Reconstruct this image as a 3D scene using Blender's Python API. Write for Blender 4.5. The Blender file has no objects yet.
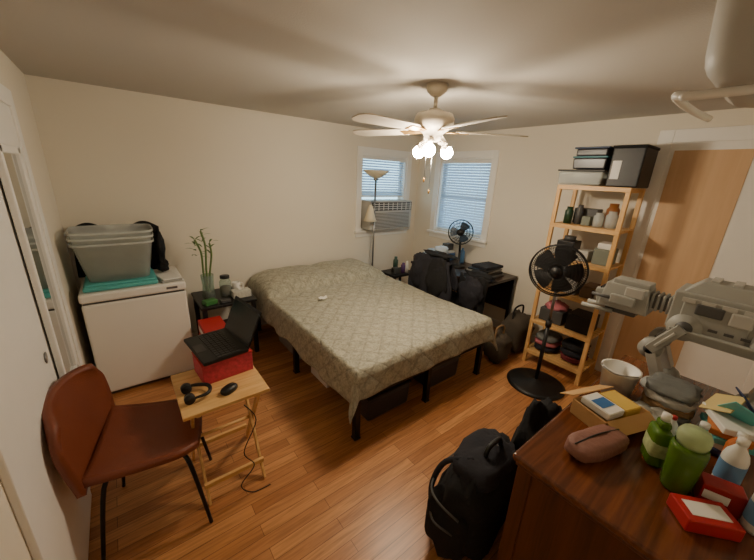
import bpy, bmesh, math, random
from mathutils import Vector, Matrix, Euler, noise
random.seed(7)
H=2.4; LX=-4.06; BY=-4.05
# ---------------------------------------------------------------- materials
def lin(c):
    return tuple((x/255/12.92 if x/255<=0.04045 else ((x/255+0.055)/1.055)**2.4) for x in c)+(1,)
MC={}
def nt(name):
    m=bpy.data.materials.new(name); m.use_nodes=True
    n=m.node_tree; return m,n,n.nodes['Principled BSDF'],n.links
def mat(name,col,rough=.5,metal=0,var=.06,nscale=12,bump=0,bscale=60,emit=0,alpha=1,trans=0,coat=0):
    if name in MC: return MC[name]
    m,n,b,l=nt(name)
    c=lin(col)
    tc=n.nodes.new('ShaderNodeTexCoord')
    nz=n.nodes.new('ShaderNodeTexNoise'); nz.inputs['Scale'].default_value=nscale; nz.inputs['Detail'].default_value=4
    l.new(tc.outputs['Object'],nz.inputs['Vector'])
    mx=n.nodes.new('ShaderNodeMix'); mx.data_type='RGBA'
    mx.inputs[6].default_value=tuple(x*(1-var) for x in c[:3])+(1,)
    mx.inputs[7].default_value=tuple(min(1,x*(1+var)) for x in c[:3])+(1,)
    l.new(nz.outputs['Fac'],mx.inputs[0]); l.new(mx.outputs[2],b.inputs['Base Color'])
    b.inputs['Roughness'].default_value=rough; b.inputs['Metallic'].default_value=metal
    if coat: b.inputs['Coat Weight'].default_value=coat
    if bump:
        n2=n.nodes.new('ShaderNodeTexNoise'); n2.inputs['Scale'].default_value=bscale; n2.inputs['Detail'].default_value=5
        l.new(tc.outputs['Object'],n2.inputs['Vector'])
        bp=n.nodes.new('ShaderNodeBump'); bp.inputs['Strength'].default_value=bump; bp.inputs['Distance'].default_value=.01
        l.new(n2.outputs['Fac'],bp.inputs['Height']); l.new(bp.outputs[0],b.inputs['Normal'])
    if emit:
        b.inputs['Emission Color'].default_value=c; b.inputs['Emission Strength'].default_value=emit
    b.inputs['Alpha'].default_value=alpha
    b.inputs['Transmission Weight'].default_value=trans
    MC[name]=m; return m
def wood(name,c1,c2,axis='x',rough=.4,scale=1.0,coat=0):
    if name in MC: return MC[name]
    m,n,b,l=nt(name)
    tc=n.nodes.new('ShaderNodeTexCoord'); mp=n.nodes.new('ShaderNodeMapping')
    s={'x':(1.5,22,22),'y':(22,1.5,22),'z':(22,22,1.5)}[axis]
    mp.inputs['Scale'].default_value=[k*scale for k in s]
    nz=n.nodes.new('ShaderNodeTexNoise'); nz.inputs['Scale'].default_value=2.2; nz.inputs['Detail'].default_value=6; nz.inputs['Distortion'].default_value=.6
    cr=n.nodes.new('ShaderNodeValToRGB'); cr.color_ramp.elements[0].position=.3; cr.color_ramp.elements[1].position=.7
    cr.color_ramp.elements[0].color=lin(c1); cr.color_ramp.elements[1].color=lin(c2)
    l.new(tc.outputs['Object'],mp.inputs[0]); l.new(mp.outputs[0],nz.inputs['Vector']); l.new(nz.outputs['Fac'],cr.inputs[0]); l.new(cr.outputs[0],b.inputs['Base Color'])
    b.inputs['Roughness'].default_value=rough; b.inputs['Coat Weight'].default_value=coat
    bp=n.nodes.new('ShaderNodeBump'); bp.inputs['Strength'].default_value=.08; l.new(nz.outputs['Fac'],bp.inputs['Height']); l.new(bp.outputs[0],b.inputs['Normal'])
    MC[name]=m; return m
def floor_mat():
    m,n,b,l=nt('oak_strip_floor')
    tc=n.nodes.new('ShaderNodeTexCoord')
    br=n.nodes.new('ShaderNodeTexBrick')
    br.inputs['Scale'].default_value=1; br.inputs['Brick Width'].default_value=.95; br.inputs['Row Height'].default_value=.07
    br.inputs['Mortar Size'].default_value=.0014; br.inputs['Mortar Smooth'].default_value=.4; br.offset=.37; br.offset_frequency=2
    br.inputs['Color1'].default_value=lin((214,154,100)); br.inputs['Color2'].default_value=lin((178,117,70)); br.inputs['Mortar'].default_value=lin((96,58,34))
    l.new(tc.outputs['Object'],br.inputs['Vector'])
    mp=n.nodes.new('ShaderNodeMapping'); mp.inputs['Scale'].default_value=(2,34,1)
    nz=n.nodes.new('ShaderNodeTexNoise'); nz.inputs['Scale'].default_value=2; nz.inputs['Detail'].default_value=8; nz.inputs['Distortion'].default_value=.8
    l.new(tc.outputs['Object'],mp.inputs[0]); l.new(mp.outputs[0],nz.inputs['Vector'])
    cr=n.nodes.new('ShaderNodeValToRGB'); cr.color_ramp.elements[0].position=.32; cr.color_ramp.elements[1].position=.62
    cr.color_ramp.elements[0].color=(.58,.53,.48,1); cr.color_ramp.elements[1].color=(1,1,1,1)
    l.new(nz.outputs['Fac'],cr.inputs[0])
    mx=n.nodes.new('ShaderNodeMix'); mx.data_type='RGBA'; mx.blend_type='MULTIPLY'; mx.inputs[0].default_value=.8
    l.new(br.outputs['Color'],mx.inputs[6]); l.new(cr.outputs[0],mx.inputs[7]); l.new(mx.outputs[2],b.inputs['Base Color'])
    b.inputs['Roughness'].default_value=.34
    bp=n.nodes.new('ShaderNodeBump'); bp.inputs['Strength'].default_value=.12; bp.inputs['Distance'].default_value=.004
    inv=n.nodes.new('ShaderNodeMath'); inv.operation='SUBTRACT'; inv.inputs[0].default_value=1; l.new(br.outputs['Fac'],inv.inputs[1])
    l.new(inv.outputs[0],bp.inputs['Height']); l.new(bp.outputs[0],b.inputs['Normal'])
    return m
def quilt_mat():
    m,n,b,l=nt('quilted_bedspread')
    sp=n.nodes.new('ShaderNodeSeparateXYZ')
    uv=n.nodes.new('ShaderNodeUVMap'); uv.uv_map='UVMap'
    l.new(uv.outputs[0],sp.inputs[0])
    def M(op,a,bb=None):
        x=n.nodes.new('ShaderNodeMath'); x.operation=op
        for i,v in enumerate((a,bb)):
            if v is None: continue
            if isinstance(v,(int,float)): x.inputs[i].default_value=v
            else: l.new(v,x.inputs[i])
        return x.outputs[0]
    k=19.0
    a=M('ABSOLUTE',M('SINE',M('MULTIPLY',M('ADD',sp.outputs[0],sp.outputs[1]),k)))
    c=M('ABSOLUTE',M('SINE',M('MULTIPLY',M('SUBTRACT',sp.outputs[0],sp.outputs[1]),k)))
    mn=M('MINIMUM',a,c); mn=M('POWER',mn,.35)
    nz=n.nodes.new('ShaderNodeTexNoise'); nz.inputs['Scale'].default_value=34; nz.inputs['Detail'].default_value=5; nz.inputs['Distortion'].default_value=1.2; l.new(uv.outputs[0],nz.inputs['Vector'])
    cr=n.nodes.new('ShaderNodeValToRGB'); cr.color_ramp.elements[0].position=.35; cr.color_ramp.elements[1].position=.62
    cr.color_ramp.elements[0].color=lin((152,150,134)); cr.color_ramp.elements[1].color=lin((186,182,163))
    l.new(nz.outputs['Fac'],cr.inputs[0])
    mx=n.nodes.new('ShaderNodeMix'); mx.data_type='RGBA'; mx.blend_type='MULTIPLY'
    mx.inputs[0].default_value=.28
    l.new(cr.outputs[0],mx.inputs[6])
    cb=n.nodes.new('ShaderNodeCombineColor'); 
    for i in range(3): l.new(mn,cb.inputs[i])
    l.new(cb.outputs[0],mx.inputs[7]); l.new(mx.outputs[2],b.inputs['Base Color'])
    b.inputs['Roughness'].default_value=.85; b.inputs['Sheen Weight'].default_value=.1
    h=M('ADD',mn,M('MULTIPLY',nz.outputs['Fac'],.7))
    bp=n.nodes.new('ShaderNodeBump'); bp.inputs['Strength'].default_value=.7; bp.inputs['Distance'].default_value=.009
    l.new(h,bp.inputs['Height']); l.new(bp.outputs[0],b.inputs['Normal'])
    return m
WALL=mat('wall_paint_cream',(232,224,208),.85,var=.02,nscale=2,bump=.12,bscale=180)
CEIL=mat('ceiling_paint',(192,187,179),.9,var=.02,nscale=2,bump=.2,bscale=120)
TRIM=mat('trim_white',(242,240,235),.45,var=.02)
WHITE=mat('white_plastic',(232,230,224),.4,var=.02)
FRIDGE=mat('appliance_white',(236,233,226),.3,var=.01)
BLACK=mat('black_metal',(18,18,20),.4,metal=.3)
BPL=mat('black_plastic',(22,22,24),.45)
BCL=mat('black_cloth',(20,20,23),.9,var=.25,bump=.5,bscale=35)
DCL=mat('dark_cloth',(34,34,42),.9,var=.3,bump=.5,bscale=30)
GCL=mat('grey_cloth',(110,112,110),.9,var=.2,bump=.5,bscale=30)
STEEL=mat('steel',(150,150,150),.3,metal=.9)
LEATH=mat('brown_leather',(120,60,38),.42,var=.14,nscale=8,bump=.25,bscale=220)
PINE=wood('pine_x',(206,158,98),(228,186,126),'z')
PINEY=wood('pine_y',(206,158,98),(228,186,126),'y')
TRAY=wood('tray_oak_x',(208,160,100),(230,188,128),'x')
DRES=wood('dresser_cherry_x',(80,40,20),(122,68,34),'x',.25,.8,.3)
DRESZ=wood('dresser_cherry_z',(64,31,16),(98,52,28),'z',.35,.8)
RED=mat('red_card',(176,28,34),.5); REDP=mat('red_pink_print',(190,60,80),.6,var=.6,nscale=45)
TEAL=mat('teal_plastic',(90,180,178),.4); CARD=mat('cardboard',(190,150,100),.8,var=.08)
BLUE=mat('blue_plastic',(60,110,170),.4); GREEN=mat('green_plastic',(60,120,60),.4)
PAPER=mat('paper',(228,226,220),.7,var=.02)
GREY=mat('toy_grey',(156,156,150),.5,var=.06); DGREY=mat('dark_grey',(74,74,74),.5); LGREY=mat('light_grey',(182,180,174),.5)
TAN=mat('tan_cloth',(150,120,85),.9,var=.2,bump=.4); OLIVE=mat('olive_cloth',(74,66,56),.9,bump=.4)
def clear(name,col,mix=.55,rough=.1):
    if name in MC: return MC[name]
    m,n,b,l=nt(name); b.inputs['Base Color'].default_value=lin(col); b.inputs['Roughness'].default_value=rough
    tr=n.nodes.new('ShaderNodeBsdfTransparent'); tr.inputs[0].default_value=lin(tuple(min(255,c+20) for c in col)); ms=n.nodes.new('ShaderNodeMixShader'); ms.inputs[0].default_value=mix
    nz=n.nodes.new('ShaderNodeTexNoise'); nz.inputs['Scale'].default_value=4
    mr=n.nodes.new('ShaderNodeMapRange'); mr.inputs['To Min'].default_value=mix-.06; mr.inputs['To Max'].default_value=mix+.06
    l.new(nz.outputs['Fac'],mr.inputs[0]); l.new(mr.outputs[0],ms.inputs[0])
    l.new(tr.outputs[0],ms.inputs[1]); l.new(b.outputs[0],ms.inputs[2]); l.new(ms.outputs[0],n.nodes['Material Output'].inputs[0])
    MC[name]=m; return m
CLEAR=clear('clear_plastic',(226,230,228),.46,.2); GLASS=clear('clear_glass',(210,220,215),.18,.03)
GBOT=clear('green_bottle_plastic',(104,142,52),.6,.12)
# ---------------------------------------------------------------- mesh builder
class B:
    def __init__(s,name):
        s.name=name; s.v=[]; s.f=[]; s.mi=[]; s.sm=[]; s.mats=[]; s.uv=None
    def midx(s,m):
        if m not in s.mats: s.mats.append(m)
        return s.mats.index(m)
    def addbm(s,bm,m,smooth=False,M=None):
        if M is not None: bmesh.ops.transform(bm,matrix=M,verts=bm.verts)
        bm.verts.index_update(); o=len(s.v); k=s.midx(m)
        s.v+=[tuple(v.co) for v in bm.verts]
        for f in bm.faces:
            s.f.append([o+v.index for v in f.verts]); s.mi.append(k); s.sm.append(smooth)
        bm.free()
    def box(s,c,d,m,rot=(0,0,0),bev=.004,seg=2,smooth=False,taper=None):
        bm=bmesh.new(); bmesh.ops.create_cube(bm,size=1)
        for v in bm.verts:
            tx=ty=1
            if taper and v.co.z>0: tx,ty=(taper if isinstance(taper,tuple) else (taper,taper))
            v.co=Vector((v.co.x*d[0]*tx,v.co.y*d[1]*ty,v.co.z*d[2]))
        bev=min(bev,min(d)*.45)
        if bev>0: bmesh.ops.bevel(bm,geom=bm.edges[:],offset=bev,segments=seg,affect='EDGES',profile=.5)
        s.addbm(bm,m,smooth,Matrix.Translation(c)@Euler(rot).to_matrix().to_4x4()); return s
    def b2(s,a,b,m,bev=.004,**k):
        return s.box([(a[i]+b[i])/2 for i in range(3)],[abs(b[i]-a[i]) for i in range(3)],m,bev=bev,**k)
    def cyl(s,p0,p1,r,m,r2=None,seg=20,smooth=True,cap=True):
        p0=Vector(p0);p1=Vector(p1);d=p1-p0
        bm=bmesh.new(); bmesh.ops.create_cone(bm,cap_ends=cap,segments=seg,radius1=r,radius2=r if r2 is None else r2,depth=d.length)
        q=Vector((0,0,1)).rotation_difference(d.normalized()).to_matrix().to_4x4()
        s.addbm(bm,m,smooth,Matrix.Translation((p0+p1)/2)@q); return s
    def bar(s,p0,p1,w,t,m,up=(0,0,1),bev=.002):
        p0=Vector(p0);p1=Vector(p1);z=(p1-p0);L=z.length;z.normalize();x=Vector(up).cross(z)
        if x.length<1e-4:x=Vector((1,0,0))
        x.normalize();y=z.cross(x)
        R=Matrix((x,y,z)).transposed().to_4x4()
        bm=bmesh.new(); bmesh.ops.create_cube(bm,size=1)
        for v in bm.verts: v.co=Vector((v.co.x*w,v.co.y*t,v.co.z*L))
        bmesh.ops.bevel(bm,geom=bm.edges[:],offset=min(bev,t*.4,w*.4),segments=1,affect='EDGES')
        s.addbm(bm,m,False,Matrix.Translation((p0+p1)/2)@R); return s
    def sph(s,c,r,m,rot=(0,0,0),seg=20,amp=0,fr=4,seed=0,flat=None):
        if isinstance(r,(int,float)): r=(r,r,r)
        bm=bmesh.new(); bmesh.ops.create_uvsphere(bm,u_segments=seg,v_segments=max(8,seg*2//3),radius=1)
        for v in bm.verts:
            co=v.co.copy()
            if flat is not None:
                co=Vector([math.copysign(abs(q)**flat,q) for q in co])
            if amp: co*=1+amp*noise.noise(co*fr*.5+Vector((seed*3.1,seed,0)))+amp*.5*noise.noise(co*fr*1.4+Vector((seed,5,seed)))
            v.co=Vector((co.x*r[0],co.y*r[1],co.z*r[2]))
        s.addbm(bm,m,True,Matrix.Translation(c)@Euler(rot).to_matrix().to_4x4()); return s
    def lathe(s,prof,c,m,seg=28,M=None,smooth=True):
        bm=bmesh.new(); rings=[]
        for r,z in prof:
            rings.append([bm.verts.new((max(r,1e-4)*math.cos(2*math.pi*i/seg),max(r,1e-4)*math.sin(2*math.pi*i/seg),z)) for i in range(seg)])
        for a,b in zip(rings,rings[1:]):
            for i in range(seg): bm.faces.new((a[i],a[(i+1)%seg],b[(i+1)%seg],b[i]))
        bmesh.ops.recalc_face_normals(bm,faces=bm.faces)
        s.addbm(bm,m,smooth,Matrix.Translation(c)@(M or Matrix())); return s
    def tube(s,pts,r,m,seg=8,res=6,closed=False):
        P=[Vector(p) for p in pts]; n=len(P); out=[]
        rr=r if isinstance(r,(list,tuple)) else [r]*n
        for i in range(n if closed else n-1):
            p0=P[(i-1)%n] if closed or i>0 else P[i]; p1=P[i]; p2=P[(i+1)%n]; p3=P[(i+2)%n] if closed or i+2<n else P[(i+1)%n]
            for j in range(res):
                t=j/res
                out.append((.5*((2*p1)+(p2-p0)*t+(2*p0-5*p1+4*p2-p3)*t*t+(3*p1-p0-3*p2+p3)*t**3), rr[i]*(1-t)+rr[(i+1)%n]*t))
        if not closed: out.append((P[-1],rr[-1]))
        bm=bmesh.new(); rings=[]; N=len(out)
        T=(out[1][0]-out[0][0]).normalized(); X=T.orthogonal().normalized()
        for i,(p,r_) in enumerate(out):
            if closed: T=(out[(i+1)%N][0]-out[i-1][0]).normalized()
            else: T=(out[min(i+1,N-1)][0]-out[max(i-1,0)][0]).normalized()
            X=(X-T*X.dot(T)).normalized(); Y=T.cross(X)
            rings.append([bm.verts.new(p+(X*math.cos(2*math.pi*k/seg)+Y*math.sin(2*math.pi*k/seg))*r_) for k in range(seg)])
        for i in range(N if closed else N-1):
            a=rings[i];b=rings[(i+1)%N]
            for k in range(seg): bm.faces.new((a[k],a[(k+1)%seg],b[(k+1)%seg],b[k]))
        if not closed:
            bm.faces.new(rings[0][::-1]); bm.faces.new(rings[-1])
        s.addbm(bm,m,True); return s
    def prism(s,poly,h,m,M=None,bev=.003,smooth=False):
        bm=bmesh.new(); vs=[bm.verts.new((x,y,0)) for x,y in poly]; f=bm.faces.new(vs)
        r=bmesh.ops.extrude_face_region(bm,geom=[f]); 
        for g in r['geom']:
            if isinstance(g,bmesh.types.BMVert): g.co.z+=h
        bmesh.ops.recalc_face_normals(bm,faces=bm.faces)
        if bev: bmesh.ops.bevel(bm,geom=bm.edges[:],offset=bev,segments=1,affect='EDGES')
        s.addbm(bm,m,smooth,M); return s
    def surf(s,fn,nu,nv,m,th=0,smooth=True,closeu=False):
        bm=bmesh.new(); g=[[bm.verts.new(fn(i/(nu),j/(nv))) for j in range(nv+1)] for i in range(nu+1)]
        for i in range(nu):
            for j in range(nv): bm.faces.new((g[i][j],g[i+1][j],g[i+1][j+1],g[i][j+1]))
        if th: 
            bmesh.ops.recalc_face_normals(bm,faces=bm.faces)
            bmesh.ops.solidify(bm,geom=bm.faces[:],thickness=th)
        s.addbm(bm,m,smooth); return s
    def done(s,uvfn=None):
        me=bpy.data.meshes.new(s.name)
        xs=[v[0] for v in s.v];ys=[v[1] for v in s.v];zs=[v[2] for v in s.v]
        o=Vector(((min(xs)+max(xs))/2,(min(ys)+max(ys))/2,min(zs)))
        me.from_pydata([Vector(v)-o for v in s.v],[],s.f)
        for m in s.mats: me.materials.append(m)
        me.polygons.foreach_set('material_index',s.mi); me.polygons.foreach_set('use_smooth',s.sm)
        ob=bpy.data.objects.new(s.name,me); ob.location=o; bpy.context.scene.collection.objects.link(ob); me.update(); return ob
# ---------------------------------------------------------------- room shell
f=B('floor'); f.b2((LX-.12,BY-.12,-.1),(.12,.12,0),floor_mat(),bev=0); fo=f.done()
B('ceiling').b2((LX-.12,BY-.12,H),(.12,.12,H+.1),CEIL,bev=0).done()
w1=(-1.05,-.25); w2=(-1.26,-.44); wz=(1.09,2.09)
w=B('wall_back')
w.b2((LX-.12,0,0),(w1[0],.12,H),WALL,0).b2((w1[1],0,0),(.12,.12,H),WALL,0).b2((w1[0],0,0),(w1[1],.12,wz[0]),WALL,0).b2((w1[0],0,wz[1]),(w1[1],.12,H),WALL,0).done()
w=B('wall_right')
w.b2((0,BY,0),(.12,w2[0],H),WALL,0).b2((0,w2[1],0),(.12,0,H),WALL,0).b2((0,w2[0],0),(.12,w2[1],wz[0]),WALL,0).b2((0,w2[0],wz[1]),(.12,w2[1],H),WALL,0).done()
B('wall_left').b2((LX-.12,BY,0),(LX,0,H),WALL,0).done()
B('wall_front').b2((LX-.12,BY-.12,0),(.12,BY,H),WALL,0).done()
t=B('baseboard_back'); t.b2((LX,-.015,0),(-.02,0,.1),TRIM); t.done()
t=B('baseboard_right'); t.b2((-.015,-2.8,0),(0,-.02,.1),TRIM); t.done()
t=B('baseboard_left'); t.b2((LX,-.85,0),(LX+.015,-.02,.1),TRIM).b2((LX,BY,0),(LX+.015,-2.5,.1),TRIM); t.done()
# windows
def trans_blind():
    m,n,b,l=nt('blind_slat_translucent')
    b.inputs['Base Color'].default_value=lin((222,228,234)); b.inputs['Roughness'].default_value=.6
    tr=n.nodes.new('ShaderNodeBsdfTranslucent'); tr.inputs[0].default_value=lin((205,222,240)); ms=n.nodes.new('ShaderNodeMixShader')
    nz=n.nodes.new('ShaderNodeTexNoise'); mr=n.nodes.new('ShaderNodeMapRange'); mr.inputs['To Min'].default_value=.45; mr.inputs['To Max'].default_value=.55
    l.new(nz.outputs['Fac'],mr.inputs[0]); l.new(mr.outputs[0],ms.inputs[0])
    l.new(b.outputs[0],ms.inputs[1]); l.new(tr.outputs[0],ms.inputs[2]); l.new(ms.outputs[0],n.nodes['Material Output'].inputs[0]); return m
TB=trans_blind()
def window(name,a0,a1,along,zlo_blind,tilt,pitch):
    w=B(name)
    def bx(p0,p1,m,bev=.004):
        if along=='x': w.b2((p0[0],p0[1],p0[2]),(p1[0],p1[1],p1[2]),m,bev)
        else: w.b2((p0[1],p0[0],p0[2]),(p1[1],p1[0],p1[2]),m,bev)
    z0,z1=wz; T=.085
    bx((a0-T,-.022,z0-.01),(a0,0,z1+T),TRIM); bx((a1,-.022,z0-.01),(a1+T,0,z1+T),TRIM); bx((a0,-.022,z1),(a1,0,z1+T),TRIM)
    bx((a0-T-.02,-.06,z0-.035),(a1+T+.02,0,z0-.005),TRIM); bx((a0-T,-.018,z0-.1),(a1+T,0,z0-.035),TRIM)
    for q0,q1 in (((a0,0,z0),(a0+.015,.12,z1)),((a1-.015,0,z0),(a1,.12,z1)),((a0+.015,0,z1-.015),(a1-.015,.12,z1)),((a0+.015,0,z0),(a1-.015,.12,z0+.015))): bx(q0,q1,TRIM,.001)
    zm=(z0+z1)/2
    for zz in (z0+.015,zm-.02,z1-.06): bx((a0+.015,.075,zz),(a1-.015,.1,zz+.045),TRIM)
    for aa in (a0+.015,a1-.06): bx((aa,.075,z0),(aa+.045,.1,z1),TRIM)
    bx((a0+.05,.086,z0+.05),(a1-.05,.089,z1-.05),GLASS,0)
    bx((a0+.02,.01,z1-.06),(a1-.02,.05,z1-.016),WHITE)
    zz=z1-.08
    while zz>zlo_blind:
        c=((a0+a1)/2,.03,zz); d=(a1-a0-.05,.036,.0012); r=tilt
        if along=='x': w.box(c,d,TB,rot=(r,0,0),bev=0)
        else: w.box((c[1],c[0],c[2]),(d[1],d[0],d[2]),TB,rot=(0,-r,0),bev=0)
        zz-=pitch
    bx((a0+.02,.015,zlo_blind-.025),(a1-.02,.045,zlo_blind-.005),WHITE)
    for fr in (.2,.8):
        a=a0+(a1-a0)*fr; bx((a-.001,.012,zlo_blind),(a+.001,.014,z1-.06),WHITE,0)
    return w
window('window_1',w1[0],w1[1],'x',1.56,.6,.034).done()
window('window_2',w2[0],w2[1],'y',1.14,.85,.034).done()
# window AC
a=B('window_air_conditioner'); x0,x1=-1.03,-.27
a.b2((x0,-.2,1.107),(x1,.07,1.5),LGREY,.012)
a.b2((x0+.02,-.212,1.37),(x1-.02,-.2,1.48),mat('ac_vent_grey',(70,70,70),.5),.002)
for i in range(9): a.box((x0+.05+.66*i/8.,-.213,1.425),(.006,.012,.1),WHITE,bev=.001)
for i in range(3): a.box(((x0+x1)/2,-.214,1.395+.03*i),(.7,.01,.006),WHITE,bev=.001)
for i in range(11): a.box(((x0+x1)/2-.0,-.203,1.135+.02*i),(.66,.008,.009),mat('ac_slot',(110,108,104),.5),bev=.001)
a.done()
# closet doors on left wall (sliding) with trim
X=LX
d=B('door_1'); T=.09
d.b2((X,-.95,0),(X+.022,-.95+T,2.08+T),TRIM).b2((X,-2.4-T,0),(X+.022,-2.4,2.08+T),TRIM).b2((X,-2.4,2.08),(X+.022,-.95,2.08+T),TRIM)
d.b2((X,-1.69,0.01),(X+.012,-.95,2.08),TRIM,.003).b2((X,-2.4,0.01),(X+.02,-1.66,2.08),TRIM,.003)
d.lathe([(0,0),(.022,0),(.028,.004),(.0,.004)],(X+.02,-1.76,.95),STEEL,M=Euler((0,math.pi/2,0)).to_matrix().to_4x4())
d.done()
MIR=mat('mirror_glass',(200,205,205),.03,metal=1,var=0)
m_=B('wall_mirror'); y0,y1,z0,z1=-1.62,-1.22,.6,1.87
m_.b2((X+.024,y0+.03,z0+.03),(X+.03,y1-.03,z1-.03),MIR,0)
for p,q in (((y0,z0),(y0+.035,z1)),((y1-.035,z0),(y1,z1)),((y0,z0),(y1,z0+.035)),((y0,z1-.035),(y1,z1))): m_.b2((X+.021,p[0],p[1]),(X+.045,q[0],q[1]),TRIM,.004)
m_.done()
# right door
DOORP=wood('door_birch_z',(208,170,130),(220,184,144),'z',.6,.35)
d=B('door_2')
d.b2((-.022,-2.92,0),(0,-2.82,2.28),TRIM).b2((-.022,-3.9,2.18),(0,-2.92,2.28),TRIM).b2((-.022,-3.9,0),(0,-3.8,2.18),TRIM)
d.b2((-.012,-3.8,.01),(0,-2.92,2.18),TRIM,.002)
d.b2((-.018,-3.40,.12),(-.012,-2.95,2.12),DOORP,.002)
d.sph((-.06,-3.72,.98),.028,STEEL).cyl((-.01,-3.72,.98),(-.05,-3.72,.98),.011,STEEL)
d.done()
# ---------------------------------------------------------------- bed
bx0,bx1,by0,by1=-2.6,-1.1,-.05,-2.2; top=.6
b=B('bed_frame')
for x in (bx0+.03,(bx0+bx1)/2,bx1-.03):
    for y in (-.12,-1.17,by1+.03):
        b.b2((x-.022,y-.022,0),(x+.022,y+.022,.33),BLACK,.003)
        b.b2((x-.026,y-.026,0),(x+.026,y+.026,.015),BPL,.003)
for x in (bx0+.012,(bx0+bx1)/2,bx1-.012): b.b2((x-.012,by1,.33),(x+.012,by0-.02,.37),BLACK,.003)
for y in (-.085,-1.17,by1+.012): b.b2((bx0,y-.012,.33),(bx1,y+.012,.37),BLACK,.003)
for i in range(14):
    y=-.18-i*.148; b.b2((bx0+.02,y-.015,.372),(bx1-.02,y+.015,.38),BLACK,.002)
b.done()
b=B('mattress'); b.b2((bx0+.01,by1+.02,.381),(bx1-.01,by0-.01,top-.025),mat('mattress_white',(215,210,200),.9),.05,seg=3); b.done()
def bedspread():
    W=bx1-bx0; L=by0-by1; n=120; mth=140
    me=bpy.data.meshes.new('bedspread'); vs=[];fs=[];uv=[]
    dr=.29; df=.24
    for i in range(n+1):
        s=-dr+(W+2*dr)*i/n
        for j in range(mth+1):
            t=(L+df)*j/mth
            dx= -s if s<0 else (s-W if s>W else 0); sx=-1 if s<0 else 1
            dy= t-L if t>L else 0
            bxp=min(max(s,0),W); byp=min(t,L)
            d=math.hypot(dx,dy); r=.055
            if d>0:
                ux,uy=sx*dx/d,-dy/d
                if d<r*math.pi/2: a=d/r; out=r*math.sin(a); dn=r*(1-math.cos(a))
                else:
                    e=d-r*math.pi/2; dn=r+e*.97
                    par=(t*7.5 if dx>dy else s*7.5)
                    out=r+e*.05+.016*(e/dr)*(1+math.sin(par*1.9+math.sin(par)))
                    if dx>0 and dy>0: out+=.05*e/dr*math.sin(2*math.atan2(dy,dx))
                dn=min(dn,.39)
                k=min(1,d/.05); x=bx0+bxp+ux*out-ux*.02*k; y=by0-byp+uy*out-uy*.02*k
            else:
                dn=0; x=bx0+bxp; y=by0-byp
            z=top-dn
            if t<.62:
                px=0
                for c in (.40,W-.40):
                    q=1-((bxp-c)/.42)**4; 
                    if q>0: px=max(px,q**.5)
                px=max(px,.75 if .1<bxp<W-.1 else 0)
                q2=max(0,1-((t-.25)/.37)**4)**.8
                z+=.125*px*q2*(1 if d==0 else max(0,1-d/.1))
            z+=.014*noise.noise(Vector((x*3,y*3,0)))+.008*noise.noise(Vector((x*8,y*8,3)))
            if d==0: z+=.012*(1-abs(2*bxp/W-1)**2)
            vs.append((x,y,z)); uv.append((s,t))
    for i in range(n):
        for j in range(mth):
            a=i*(mth+1)+j; fs.append((a,a+1,a+mth+2,a+mth+1))
    me.from_pydata(vs,[],fs); ul=me.uv_layers.new(name='UVMap')
    for lp in me.loops: ul.data[lp.index].uv=uv[lp.vertex_index]
    me.polygons.foreach_set('use_smooth',[True]*len(fs)); me.materials.append(quilt_mat())
    o=bpy.data.objects.new('bedspread',me); bpy.context.scene.collection.objects.link(o)
    so=o.modifiers.new('thick','SOLIDIFY'); so.thickness=.012; so.offset=-1
    return o
bedspread()
p=B('tissue_paper'); p.surf(lambda u,v:(-2.25+.09*u+.02*v,-1.05+.07*v,top+.034+.006*math.sin(u*9+v*5)),8,8,PAPER); p.done()
def bin_(name,c,d,m,lid):
    o=B(name); o.box((c[0],c[1],d[2]/2),(d[0],d[1],d[2]),m,bev=.02,taper=1.04)
    o.box((c[0],c[1],d[2]+.012),(d[0]*1.06,d[1]*1.06,.022),lid,bev=.008)
    o.box((c[0]-d[0]*.53,c[1],d[2]-.02),(.012,.1,.03),lid); return o.done()
SMOKE=mat('smoke_plastic',(60,60,66),.3)
bin_('storage_bin',(-2.2,-1.85),(.42,.5,.2),SMOKE,BPL)
bin_('storage_bin',(-2.28,-.75),(.4,.5,.24),CLEAR,RED)
bin_('storage_bin',(-1.52,-1.9),(.4,.36,.2),SMOKE,DGREY)
b=B('shoe_box'); b.box((-2.36,-1.4,.08),(.2,.3,.16),PAPER).box((-2.36,-1.4,.165),(.21,.31,.03),WHITE); b.done()
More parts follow.
